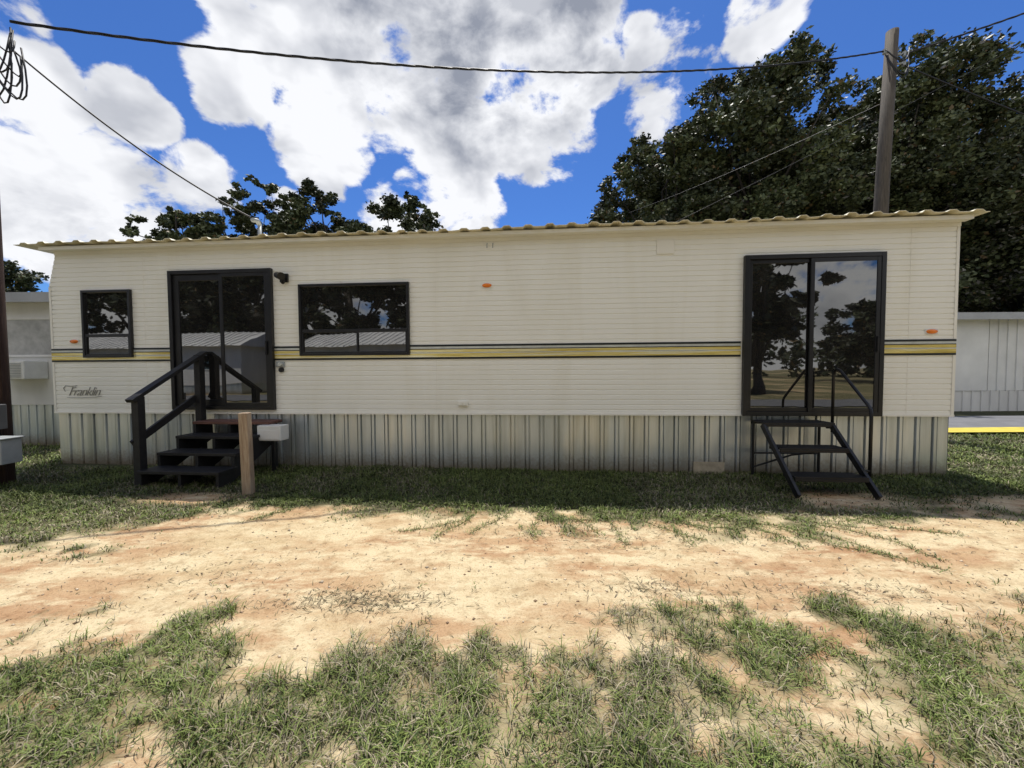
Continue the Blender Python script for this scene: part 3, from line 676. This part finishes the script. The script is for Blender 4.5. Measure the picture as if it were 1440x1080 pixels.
# ------------------------------------------------------------------ world
w=bpy.data.worlds.new("World"); scene.world=w; w.use_nodes=True; nt=w.node_tree
try:
    w.cycles.sampling_method='MANUAL'; w.cycles.sample_map_resolution=256
except Exception: pass
bg=nt.nodes['Background']; bg.inputs['Strength'].default_value=0.12
sky=nd(nt,'ShaderNodeTexSky',sky_type='NISHITA'); sky.sun_disc=False; sky.sun_elevation=math.radians(69.5); sky.sun_rotation=math.radians(3); sky.air_density=1.0; sky.dust_density=0.3; sky.ozone_density=2.5
tc=nd(nt,'ShaderNodeTexCoord'); D=tc.outputs['Generated']
def m2(op,a,b=None,c=None,clamp=False):
    n=nd(nt,'ShaderNodeMath',operation=op); n.use_clamp=clamp
    for i,v in enumerate((a,b,c)):
        if v is None: continue
        if isinstance(v,(int,float)): n.inputs[i].default_value=v
        else: nt.links.new(v,n.inputs[i])
    return n.outputs[0]
def dirpx(x,y):
    y+= .0055*(x-720)
    u=(x-720)/541; v=(y-540)/541
    return Vector((u,.99934-.0363*v,-.0363-.99934*v)).normalized(), 1/math.sqrt(1+u*u+v*v)
# cloud cells: centre direction and angular size
def blobn(x,y,r,wt=1.0):
    d,k=dirpx(x,y); ang=r/541*k**1.5
    dt=nd(nt,'ShaderNodeVectorMath',operation='DOT_PRODUCT'); nt.links.new(D,dt.inputs[0]); dt.inputs[1].default_value=d
    mr=nd(nt,'ShaderNodeMapRange'); mr.interpolation_type='SMOOTHSTEP'
    nt.links.new(dt.outputs['Value'],mr.inputs[0]); mr.inputs[1].default_value=math.cos(min(3,ang*1.5)); mr.inputs[2].default_value=math.cos(ang*.45); mr.inputs[3].default_value=0; mr.inputs[4].default_value=wt
    return mr.outputs[0]
def chain(lst):
    o=None
    for t in lst:
        q=blobn(*t); o=q if o is None else m2('MAXIMUM',o,q)
    return o
B=chain([(600,40,170),(400,20,115),(770,50,115),(330,125,66),(455,195,76),(640,190,82),(755,170,88),(825,100,56),(540,110,105),
 (935,100,72,.76),(1075,25,60,.76),(50,125,80),(190,155,62),(35,280,112),(160,272,92),(285,258,56),(110,335,80),(640,287,64,.95),(555,300,46,.85),(402,290,28,.85),(575,258,24,.85),(20,15,50,.7),(905,50,36,.72),
 (600,-180,240),(1000,-250,150,.8)])
back=nd(nt,'ShaderNodeVectorMath',operation='DOT_PRODUCT'); nt.links.new(D,back.inputs[0]); back.inputs[1].default_value=(0,-1,0)
bk=nd(nt,'ShaderNodeMapRange'); nt.links.new(back.outputs['Value'],bk.inputs[0]); bk.inputs[1].default_value=-.05; bk.inputs[2].default_value=.3; bk.inputs[3].default_value=0; bk.inputs[4].default_value=.9
B=m2('MAXIMUM',B,bk.outputs[0])
def skn(scale,detail,off,rough=.6,dist=.2):
    mp=nd(nt,'ShaderNodeMapping'); mp.inputs['Location'].default_value=off; mp.inputs['Scale'].default_value=(1,1,1.5); nt.links.new(D,mp.inputs['Vector'])
    n=nd(nt,'ShaderNodeTexNoise'); n.inputs['Scale'].default_value=scale; n.inputs['Detail'].default_value=detail; n.inputs['Roughness'].default_value=rough; n.inputs['Distortion'].default_value=dist
    nt.links.new(mp.outputs['Vector'],n.inputs['Vector']); return n.outputs['Fac']
n1=skn(6.5,8,(0,0,0),.60); s1=skn(5.5,4,(0,0,0),.5); s2=skn(5.5,4,(0.0,-0.04,-0.08),.5)
f=m2('MULTIPLY_ADD',m2('SUBTRACT',n1,.5),2.6,m2('SUBTRACT',B,.57))
al=nd(nt,'ShaderNodeMapRange'); al.interpolation_type='SMOOTHSTEP'; nt.links.new(f,al.inputs[0]); al.inputs[1].default_value=-.08; al.inputs[2].default_value=.22
em=m2('MULTIPLY_ADD',m2('SUBTRACT',s2,s1),-3.4,.62,clamp=True)
core=chain([(690,70,140),(770,60,110),(90,345,90,.6),(570,50,120,.75)])
thick=nd(nt,'ShaderNodeMapRange'); nt.links.new(f,thick.inputs[0]); thick.inputs[1].default_value=.12; thick.inputs[2].default_value=.70
gr=m2('MULTIPLY',thick.outputs[0],m2('MULTIPLY_ADD',core,.84,.12),clamp=True)
lum=m2('SUBTRACT',m2('MULTIPLY_ADD',em,.62,.52),m2('MULTIPLY',gr,.70))
lum=m2('MAXIMUM',lum,.10)
cc=mixc(nt,lum,(1.9,2.15,2.8),(8.0,8.1,8.4))
skyc=mixc(nt,1.0,sky.outputs[0],(0.36,0.62,1.06),'MULTIPLY')
fin=mixc(nt,al.outputs[0],skyc,cc)
nt.links.new(fin,bg.inputs['Color'])

# ------------------------------------------------------------------ sun
sl_=bpy.data.lights.new("sun",'SUN'); sl_.energy=4.8; sl_.angle=math.radians(.5); sl_.color=(1,.96,.89)
so=bpy.data.objects.new("sun",sl_); scene.collection.objects.link(so)
el=math.radians(69.5); az=TH-.03
v=Vector((math.sin(az)*math.cos(el),math.cos(az)*math.cos(el),math.sin(el)))
so.rotation_euler=v.to_track_quat('Z','Y').to_euler(); so.location=(0,20,30)

# ------------------------------------------------------------------ camera
cam=bpy.data.cameras.new("camera"); cam.sensor_width=36; cam.lens=541/1440*36; cam.clip_end=2000; cam.clip_start=.05
co=bpy.data.objects.new("camera",cam); scene.collection.objects.link(co); co.location=(0,0,1.4)
co.rotation_euler=(Matrix.Rotation(math.radians(90-2.08),3,'X')@Matrix.Rotation(-.0055,3,'Z')).to_euler()
scene.camera=co
scene.view_settings.view_transform='Standard'; scene.view_settings.look='None'; scene.view_settings.exposure=0; scene.view_settings.gamma=1
